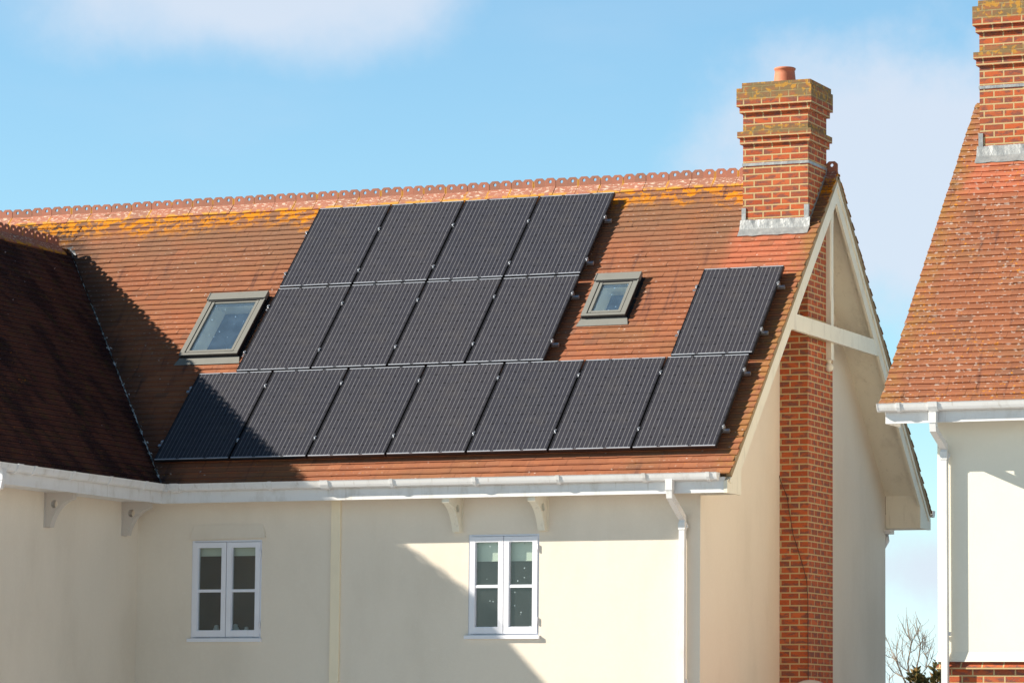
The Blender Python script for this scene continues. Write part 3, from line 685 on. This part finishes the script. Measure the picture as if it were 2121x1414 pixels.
# ---- roof windows
def roof_window(u0, v0, w, h, parent):
    F = Frame(FR(u0, v0), FR.U, FR.V, FR.N); t_ = .098; e = .062
    f = MB()
    f.box(0, e, .040, h-.125, t_-.014, t_, F); f.box(w-e, w, .040, h-.125, t_-.014, t_, F); f.box(.0, w, 0, .040, t_-.016, t_-.002, F)
    f.box(-.004, w+.004, h-.128, h, t_-.014, t_+.016, F); f.box(-.008, .004, h-.128, h, t_-.03, t_+.022, F); f.box(w-.004, w+.008, h-.128, h, t_-.03, t_+.022, F)
    rw = f.build('roof_window', 'greyclad', parent)
    f = MB(); f.box(.003, .03, .004, h-.006, -.03, t_-.015, F); f.box(w-.03, w-.003, .004, h-.006, -.03, t_-.015, F); f.box(.03, w-.03, .004, .03, -.03, t_-.017, F); f.box(.03, w-.03, h-.03, h-.006, -.03, t_-.015, F)
    f.box(.02, w-.02, h-.150, h-.1285, .04, t_+.004, F)
    f.box(.03, e+.02, .03, h-.15, .02, .045, F); f.box(w-e-.02, w-.03, .03, h-.15, .02, .045, F); f.box(e+.02, w-e-.02, .03, .06, .02, .045, F)
    f.box(w+.001, w+.030, .0, h-.01, .012, .030, F); f.box(-.030, -.001, .0, h-.01, .012, .030, F)
    f.build('curb', 'gasket', rw)
    f = MB(); a, b = e+.012, e+.046
    f.box(a, b, .055, h-.152, .03, t_-.006, F); f.box(w-b, w-a, .055, h-.152, .03, t_-.006, F); f.box(b, w-b, .055, .088, .03, t_-.008, F); f.box(b, w-b, h-.176, h-.152, .03, t_-.012, F)
    f.build('sash', 'greyclad', rw)
    v1, v2 = .084, h-.172; b -= .004
    f = MB(); f.face([F(b, v1, .074), F(w-b, v1, .074), F(w-b, v2, .074), F(b, v2, .074)]); f.build('pane', 'glass_sky', rw)
    f = MB(); D = -.20; up = .13; A = [(b, v1), (w-b, v1), (w-b, v2), (b, v2)]; B = [(b, v1), (w-b, v1), (w-b, v2+up), (b, v2+up)]
    for i in range(4): j = (i+1) % 4; f.face([F(*A[i], .06), F(*A[j], .06), F(*B[j], D), F(*B[i], D)])
    f.build('reveal', 'reveal', rw)
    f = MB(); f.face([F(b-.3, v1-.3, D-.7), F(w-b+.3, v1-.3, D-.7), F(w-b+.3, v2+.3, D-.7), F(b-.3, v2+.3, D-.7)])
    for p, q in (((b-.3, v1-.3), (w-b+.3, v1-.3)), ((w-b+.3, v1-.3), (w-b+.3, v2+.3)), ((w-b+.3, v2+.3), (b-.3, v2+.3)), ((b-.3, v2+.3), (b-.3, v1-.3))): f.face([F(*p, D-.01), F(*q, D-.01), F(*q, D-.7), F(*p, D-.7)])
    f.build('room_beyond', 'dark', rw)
    f = MB(); f.face([F(-.05, -.115, .031), F(w+.05, -.115, .031), F(w+.012, .006, .040), F(-.012, .006, .040)])
    f.build('apron_flashing', 'greyclad', rw)
    return rw
roof_window(-.46, 1.965, .80, 1.165, house)['label'] = 'larger roof window left of the solar panels'
roof_window(4.72, 2.41, .56, .76, house)['label'] = 'smaller roof window between the solar panels'

# ---- chimney
def chimney(x0, x1, y0, y1, parent, side_flash=1, zb=2.2, apron=True, pot=True, yoff=0.):
    m = MB(); Z = 4.49
    def lvl(e, z0, z1): m.box(x0-e, x1+e, y0-e, y1+e, z0, z1)
    z = Z-3*BH*.97
    lvl(.062, z, Z); lvl(.034, z-BH, z-.0015); lvl(0, z-4*BH+.002, z-BH-.0015)
    lvl(.055, z-5*BH, z-4*BH); lvl(.030, z-6*BH, z-5*BH-.0015)
    m.box(x0, x1, y0, y1, zb, z-6*BH-.0015)
    R2 = random.Random(3)
    x = x0+.0                                            # ragged top course
    m.box(x0+.0, x1+.045, y0-.045, y1+.045, Z+.0015, Z+.066)
    m.v = [p for p in m.v]
    ch = m.build('chimney', 'brick', parent)
    f = MB(); zc = Z-3*BH*.97-9.3*BH
    f.box(x0-.008, x1+.008, y0-.008, y1+.008, zc-.012, zc+.022); f.build('lead_tray', 'lead', ch)
    if pot:
        f = MB(); f.lathe(((x0+x1)/2-.0, (y0+y1)/2, Z+.066), [(.142, -.02), (.136, .02), (.122, .15), (.118, .19), (.128, .196), (.130, .215), (.118, .222), (.098, .222), (.095, .10)], 32)
        f.build('chimney_pot', 'pot', ch)
    # flashings
    f = MB(); yb = y0; vb = (yb-FR.O.y)/c_; zr = FR(0, vb).z
    F = FR
    n = 14
    for i in range(n):
        a, b = x0-.03+(x1-x0+.06)*i/n, x0-.03+(x1-x0+.06)*(i+1)/n
        wv = lambda x: .006*sin(x*23)+.004*sin(x*61)
        va_ = vb-.03
        P = [(a, y0-.012-wv(a)*.5, zr+.125+wv(a)*.2), (b, y0-.012-wv(b)*.5, zr+.125+wv(b)*.2)]
        Q = [F(b, vb-.02, .035), F(a, vb-.02, .035)]; S = [F(b, vb-.140+wv(b), .031), F(a, vb-.140+wv(a), .031)]
        f.face([P[0], P[1], Q[0], Q[1]]); f.face([Q[1], Q[0], S[0], S[1]])
    # stepped flashing on the side away from the sun, soakers on the other
    for xs, sg in ((x1, 1), (x0, -1)):
        k = 0; y = y0-.01
        while y < min(YR, y1)-.02:
            y2 = min(y+BH/TT, y1); z = F(0, (y-F.O.y)/c_).z
            f.solid([[(xs+sg*d, yy, zz) for yy, zz in ((y, z-.02), (y2, z-.02+BH), (y2, z+.055+BH), (y, z+.055+BH*.55))] for d in (-.001, .006)])
            y = y2
    f.box(x0-.012, x0+.04, y0-.014, y0+.02, zr+.05, zr+.27); f.box(x1-.045, x1+.012, y0-.014, y0+.02, zr+.02, zr+.28)
    f.build('flashing', 'lead', ch)
    return ch
ch = chimney(6.315, 7.13, 2.873, 3.55, house)
m = MB(); m.box(XW-.01, 7.13, 2.873, 3.775, -G, 3.3-.12)
m2 = MB()
m2.box(XW-.01, 7.13, 2.873, 3.775, -G, 2.1985); m2.box(XW-.01, 7.128, 3.552, 3.773, 2.20, 3.22)
m2.build('chimney_breast', 'brick_plain', house, label='tall brick breast running up the gable wall')
# back corner pipe
m = MB(); m.tube([(6.75, 2*YR-YF+.10, -.60), (6.77, 2*YR-YF+.08, -.68), (6.72, 2*YR-YF+.0+.03, -.80), (6.72, 2*YR-YF+.03, -G)], .035, 8); m.box(6.76, 6.86, 2*YR-YF-.05, 2*YR-YF+.10, -.60, -.545)
gutter(m, (-6, 2*YR+.17, -.285), (1, 0, 0), (0, 1, 0), 13.27)
m.build('back_gutter', 'white', house)

# ================================================================== SOLAR PANELS
FP = Frame((0, 0, 0), (1, 0, 0), (0, c_, s_), (0, -s_, c_))
def make_panel():
    o = bpy.data.objects.new('solar_panel', None); COL.objects.link(o); o.empty_display_size = .1
    BASES[o.name] = (0, 0, 0)
    f = MB(); w, h, t_ = PW, PH, .040
    f.box(0, .011, 0, h, -t_, 0); f.box(w-.011, w, 0, h, -t_, 0); f.box(.011, w-.011, 0, .011, -t_, -.0003); f.box(.011, w-.011, h-.011, h, -t_, -.0003)
    f.box(.011, w-.011, .011, h-.011, -.012, -.0075)
    fr = f.build('frame', 'black', o)
    for lo, hi, out in ((-.0015, .0125, 1), (h+.0010, h-.0115, -1)):  # added pale strips imitate sky glints on the frame ends
        f = MB(); pts = [(.008, lo), (.982, lo)]; cuts = [(.66, .70), (.29, .33)]; pts += [(.982, hi)]
        for c0, c1 in cuts: pts += [(c1, hi), (c1, lo+out*.002), (c0, lo+out*.002), (c0, hi)]
        pts += [(.008, hi)]
        f.plate(pts, [], WORLD, -.006, .0012); f.build('edge_glint', 'edge', fr)
    f = MB(); f.face([(.011, .011, -.003), (w-.011, .011, -.003), (w-.011, h-.011, -.003), (.011, h-.011, -.003)], [(.011, .011), (w-.011, .011), (w-.011, h-.011), (.011, h-.011)])
    f.build('cells', 'cell', o)
    return o
proto = make_panel()
U2, PG = .489, 1.01; VR2 = 1.5534+.0332; VR1 = 2*VR2
spots = []
names = ['leftmost', 'second from left', 'third from left', 'rightmost']
for k in range(4): spots.append((U2+k*PG, VR1, f'black solar panel in the top row under the ridge, {names[k]}'))
for k in range(4): spots.append((U2+k*PG, VR2, f'black solar panel in the middle row of four, {names[k]}'))
nb = ['leftmost, half shadowed', 'second from left', 'third from left', 'middle one', 'third from right', 'second from right', 'under the lone upper panel']
for k in range(7): spots.append((k*PG, 0., f'black solar panel in the bottom row of seven, {nb[k]}'))
spots.append((6*PG+.028, VR2, 'black solar panel standing alone above the bottom row, near the gable'))
rotm = Matrix(((1, 0, 0), (0, c_, -s_), (0, s_, c_))).to_euler()
RND = random.Random(9)
for i, (u, v, lab) in enumerate(spots):
    if i == 0: o = proto
    else:
        o = proto.copy(); COL.objects.link(o)
        for chd in list(proto.children):
            c = chd.copy(); COL.objects.link(c); c.parent = o
            for g2 in list(chd.children): e = g2.copy(); COL.objects.link(e); e.parent = c
    o.location = FP(u, v, RND.uniform(-.002, .002)); o.rotation_euler = rotm
    o['label'] = lab; o['category'] = 'solar panel'; o['group'] = 'solar panels on the tiled roof'
# rails with clamps
def rail(ua, ub, v, gaps, lab):
    o = root('mounting_rail', lab, 'rail', FP(ua, v, -.06), 'rails under the solar panels')
    f = MB(); f.box(ua+.012, ub-.018, v-.018, v+.018, -.080, -.046, FP); f.build('rail_bar', 'black' if False else 'alu', o)
    for g in gaps:
        f = MB(); f.box(g-.008, g+.008, v-.035, v+.035, -.045, .004, FP); f.box(g-.016, g+.016, v-.010, v+.010, .0045, .009, FP); f.tube([FP(g, v, .009), FP(g, v, .020)], .009, 6)
        f.build('clamp', 'alu', o)
    for x in (ua+.30, ub-.35):       # roof hooks
        f = MB(); f.box(x-.012, x+.012, v-.12, v+.0, -.105, -.0825, FP); f.build('roof_hook', 'alu', o)
    return o
for v, w_ in ((.31, 'lower'), (1.28, 'upper')):
    rail(-.095, 7.135, v, [-.009]+[k*PG-.01 for k in range(1, 7)]+[7*PG-.011], f'{w_} aluminium rail under the bottom row of seven solar panels')
for v, w_, r_ in ((VR2+.33, 'lower', 'middle'), (VR2+1.20, 'upper', 'middle'), (VR1+.25, 'lower', 'top'), (VR1+1.06, 'upper', 'top')):
    rail(U2-.07, U2+4*PG+.075, v, [U2-.009]+[U2+k*PG-.01 for k in range(1, 4)]+[U2+4*PG-.011], f'{w_} aluminium rail under the {r_} row of four solar panels')
for v, w_ in ((VR2+.40, 'lower'), (VR2+1.22, 'upper')):
    rail(6*PG-.05, 7*PG+.10, v, [6*PG+.028-.009, 7*PG+.028-.011], f'{w_} aluminium rail under the lone solar panel near the gable')

# ================================================================== NEIGHBOUR HOUSE
ORG[0] = Vector((9.495, -1.5, .47))
GB = -G-ORG[0].z
nb_ = root('neighbour_house', 'pale house at the right edge with lichen-spotted roof and brick base', 'house', (ORG[0].x+3, ORG[0].y+3, -G))
XV = -.07; NV0 = -.19
m = MB()
tiles(m, FR, XV, 7.5, NV0, VT-.02, holes=[(.19, .95, (2.893-.0972)/c_, 9)], seed=21)
deck(m, FR, [(XV+.02, NV0+.03), (7.5, NV0+.03), (7.5, VT), (XV+.02, VT)], [(.19, .95, (2.893-.0972)/c_, 9)])
m.solid([[FB(XV, V0, h), FB(7.5, V0, h), FB(7.5, VT, h), FB(XV, VT, h)] for h in (-.03, .02)])
m.box(XV+.01, XV+.05, NV0+.03, VT-.02, -.055, -.013, FR)
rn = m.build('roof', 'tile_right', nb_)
m = MB(); ridge_tiles(m, (1.0, YR, ZR+.022), (1, 0, 0), 21, seed=12); m.build('ridge_tile', 'ridge', rn)
chimney(.175, .99, 2.873, 3.55, nb_)
ev0 = FR(0, NV0); YE = ev0.y; ZE2 = ev0.z
yfa = YE+.005; ywl = .37; zfb = ZE2-.19
m = MB(); zpl = -2.865
m.box(.435, 7.2, ywl, 2*YR-.3, zpl, ZE2-.05)                                   # rendered upper walls
m.solid([[(x, y, z) for x, y, z in ((.435-e, ywl-e, z), (7.2, ywl-e, z), (7.2, ywl+.1, z), (.435-e, ywl+.1, z))] for e, z in ((.022, zpl-.0), (.016, zpl+.02), (.001, zpl+.10))])
m.solid([[(x, y, z) for y, z in ((ywl, ZE2-.05), (2*YR-.3, ZE2-.05), (YR, ZR-.1))] for x in (.436, .70)])
m.build('wall', 'wall2', nb_)
m = MB(); m.box(.47, 7.1, ywl+.04, 2*YR-.35, GB, zpl-.075); 
m.solid([[(.45-e, ywl+.02-e, z), (7.15, ywl+.02-e, z), (7.15, ywl+.2, z), (.45-e, ywl+.2, z)] for e, z in ((-.02, zpl-.078), (.035, zpl-.076), (.035, zpl-.055), (.0, zpl-.012), (0, zpl-.003))])
m.build('brick_base', 'brick_plain', nb_)
m = MB(); m.box(.0, 7.2, yfa, yfa+.02, zfb, ZE2-.02); m.box(.0, 7.2, yfa+.02, ywl-.001, zfb+.035, zfb+.045); m.box(.0, .02, yfa+.02, ywl+.05, zfb, ZE2-.03)
for F, a in ((FR, 1),): m.solid([[F(x, v, h) for v, h in ((NV0, -.05), (VT, -.05), (VT, -.2), (NV0, -.2))] for x in (-.03, -.0)])
m.build('fascia', 'white', nb_)
m = MB(); gutter(m, (XV+.01, yfa-.0005, ZE2+.012), (1, 0, 0), (0, -1, 0), 7.2, clips=[.23, 1.9, 2.9], unions=[.60]); m.build('gutter', 'white', nb_)
downpipe(.533, ywl-.075, nb_, zt=ZE2-.09, yo=yfa-.06, zb=GB, zk=ZE2-.20, ze=ZE2-.42)
ORG[0] = Vector((0, 0, 0))

# ================================================================== SMALL THINGS
m = MB(); m.tube([(6.775, 2.855, -.12), (6.80, 2.855, -.20), (6.877, 2.855, -.381), (6.949, 2.855, -.813), (7.06, 2.855, -1.15), (7.12, 2.855, -1.36), (7.136, 2.855, -1.6), (7.136, 2.855, -2.1), (7.140, 2.855, -2.6), (7.140, 2.855, -G)], .0042, 6)
o = m.build('cable', 'cable'); o['label'] = 'thin black cable sagging down the brick chimney breast'; o['category'] = 'cable'
m = MB(); m.tube([(7.10, 3.79, -2.28), (7.08, 3.80, -2.36), (7.06, 3.84, -2.50), (7.08, 3.90, -2.68), (7.06, 3.95, -3.0), (7.0, 3.95, -4.2), (7.0, 3.95, -G)], [.012, .022, .026, .028, .03, .03, .03], 8)
o = m.build('hose', 'cable'); o['label'] = 'thick dark reddish hose hanging at the right foot of the brick breast'; o['category'] = 'hose'
ds = root('satellite_dish', 'rounded grey dish whose top edge shows in front of the brick breast', 'satellite dish', (7.3, 2.0, -3.2))
m = MB(); cdir = Vector((.45, -.85, .25)).normalized(); cc = Vector((7.62, 1.55, -2.84)); prof = []
m.lathe(cc, [(.29, .045), (.297, .055), (.30, .052), (.24, .012), (.12, -.012), (.01, -.02)], 32, cdir); m.build('bowl', 'dish', ds)
m = MB(); m.tube([cc, (7.3, 1.9, -2.9), (6.79, 2.1, -3.0)], .018, 8); m.build('arm', 'dish', ds)
m = MB(); m.box(6.78, 6.80, 2.0, 2.2, -3.1, -2.9); m.build('wall_plate', 'dish', ds)
for x, lab, r in ((.672, 'small pale rounded ornament on the left window ledge, behind the left casement', .056), (.925, 'bluish lumpy ornament on the left window ledge, behind the right casement', .060), (1.07, 'tiny beige ornament at the right end of the left window ledge', .048)):
    m = MB(); m.lathe((x, YF+.13, WINS[0][2]+.006), [(r*.6, 0), (r, r*.5), (r*1.05, r*1.1), (r*.7, r*1.9), (r*.45, r*2.3), (r*.5, r*2.6), (.002, r*2.8)], 16)
    m.box(x-r*1.2, x+r*1.2, YF+.10, YF+.16, WINS[0][2]+.005, WINS[0][2]+.04)
    o = m.build('ornament', 'china'); o['label'] = lab; o['category'] = 'ornament'; o['group'] = 'ornaments on the window ledge'

# ================================================================== TREES behind
def at(px, py, depth):
    x = (px-1060.5)/7597.1; y = (py-707)/7597.1
    return Vector((21.1477, -37.7707, -3.2024))+(fw+rr*x-uu*y)*depth
def bare_tree():
    D = 88.; R3 = random.Random(17); m = MB()
    def path(pts, r0_, r1_, dj=1.5):
        P = []
        for i, (a, b) in enumerate(pts): P.append(at(a, b, D+dj*sin(i*1.7+a*.05)*.4))
        n = len(P); m.tube(P, [r0_+(r1_-r0_)*i/(n-1) for i in range(n)], 5)
        return P
    base = at(1893, 1414, D); base.z = -G
    trunk = MB(); trunk.tube([base, base+Vector((.05, 0, 1.2)), at(1893, 1500, D), at(1889, 1440, D)], [.13, .11, .08, .05], 8)
    main = [[(1889, 1440), (1887, 1414), (1883, 1391), (1880, 1372), (1884, 1352), (1887, 1335), (1887, 1326), (1882, 1312), (1880, 1300), (1880, 1282)],
            [(1889, 1450), (1876, 1414), (1869, 1399), (1861, 1380), (1856, 1368), (1850, 1362), (1840, 1360), (1830, 1352)],
            [(1861, 1380), (1858, 1365), (1857, 1345), (1861, 1325), (1866, 1314)], [(1858, 1368), (1848, 1350), (1842, 1335), (1834, 1318)],
            [(1883, 1391), (1872, 1384), (1865, 1376), (1861, 1370)], [(1896, 1450), (1897, 1392), (1900, 1375), (1904, 1358), (1906, 1338), (1905, 1325), (1899, 1312), (1893, 1292)],
            [(1906, 1335), (1913, 1320), (1918, 1318)], [(1887, 1326), (1876, 1310), (1868, 1290)], [(1899, 1312), (1904, 1300), (1907, 1290)],
            [(1902, 1450), (1908, 1396), (1918, 1384), (1921, 1365), (1925, 1345), (1928, 1342)], [(1918, 1384), (1926, 1372), (1931, 1361)], [(1921, 1362), (1914, 1350), (1918, 1355)],
            [(1876, 1404), (1862, 1398), (1850, 1390), (1842, 1380), (1838, 1372)], [(1887, 1350), (1894, 1346), (1902, 1336)], [(1911, 1345), (1911, 1325), (1910, 1312)], [(1914, 1343), (1917, 1330), (1919, 1316)],
            [(1878, 1440), (1846, 1425), (1842, 1408), (1843, 1396)], [(1870, 1360), (1868, 1340), (1870, 1322)], [(1888, 1330), (1894, 1318), (1898, 1310)]]
    for i, pts in enumerate(main):
        r_ = .026 if i in (0, 1, 5) else .015
        P = path(pts, r_, .007)
        for j in range(len(P)-1):
            for q in range(3):
                a = P[j].lerp(P[j+1], R3.random()); dr = (P[j+1]-P[j]).normalized()
                sd = Vector((R3.uniform(-1, 1), R3.uniform(-.6, .6), R3.uniform(-.1, .9))).normalized()
                v = (dr*.7+sd*.75).normalized(); L = R3.uniform(.10, .34)
                b = a+v*L*.5+Vector((0, 0, .02)); c = a+v*L+Vector((0, 0, .07))
                m.tube([a, b, c, c+Vector((R3.uniform(-.02, .02), 0, .05))], [.006, .005, .004, .005], 4)
    for px in range(-14, 15):      # the rest of the crown, mostly below the frame
        a = base+Vector((0, 0, R3.uniform(.8, 2.6))); v = Vector((R3.uniform(-1, 1), R3.uniform(-1, 1), R3.uniform(.4, 1.))).normalized()
        m.tube([a, a+v*.5, a+v*.9+Vector((0, 0, .15))], [.022, .015, .007], 5)
    rt = root('bare_tree', 'leafless pale-twigged tree between the two houses', 'tree', tuple(base))
    trunk.build('trunk', 'bark', rt); m.build('branches', 'bark', rt)
bare_tree()
def conifer(px, py, D, rad, lab, seed):
    R4 = random.Random(seed); top = at(px, py, D); base = Vector((top.x, top.y, -G)); H = top.z+G
    rt = root('conifer', lab, 'tree', tuple(base), 'evergreens between the two houses')
    m = MB(); m.tube([base, base+Vector((0, 0, H*.6)), base+Vector((0, 0, H*.95))], [.09, .05, .015], 8); m.build('trunk', 'bark', rt)
    m = MB()
    for i in range(5200):
        k = R4.random()**.62; z = H*(1-k*.93); rmax = rad*(k**.8)*(1+.22*sin(z*9+seed)+.15*sin(z*23))
        a = R4.uniform(0, 2*pi); rmax *= (1+.30*sin(a*5+z*7))
        r_ = rmax*sqrt(R4.uniform(.15, 1)); p = base+Vector((cos(a)*r_, sin(a)*r_, z+R4.uniform(-.06, .06)))
        o_ = Vector((cos(a), sin(a), R4.uniform(.3, 1.6))).normalized(); sd = o_.cross(Vector((R4.uniform(-1, 1), R4.uniform(-1, 1), R4.uniform(-1, 1)))).normalized()
        L = R4.uniform(.05, .12); w = L*.28
        m.face([p-sd*w, p+o_*L*.6-sd*w*.6, p+o_*L, p+o_*L*.55+sd*w*.8, p+sd*w])
    m.build('crown', 'leaf', rt, recalc=False)
conifer(1897, 1386, 62, .75, 'brown-tipped evergreen, left one below the bare twigs', 1)
conifer(1916, 1398, 66, .60, 'dark evergreen tip, the lowest between the houses', 2)
conifer(1941, 1368, 60, .70, 'olive green evergreen touching the brick base of the right house', 3)

# ================================================================== GROUND
m = MB(); m.face([(-3000, -3000, -G), (3000, -3000, -G), (3000, 3000, -G), (-3000, 3000, -G)])
o = m.build('ground', 'ground'); o['kind'] = 'structure'

# raise everything so that the ground is z = 0
for o in SC.objects:
    if o.parent is None and o.type in ('MESH', 'EMPTY'): o.location.z += G
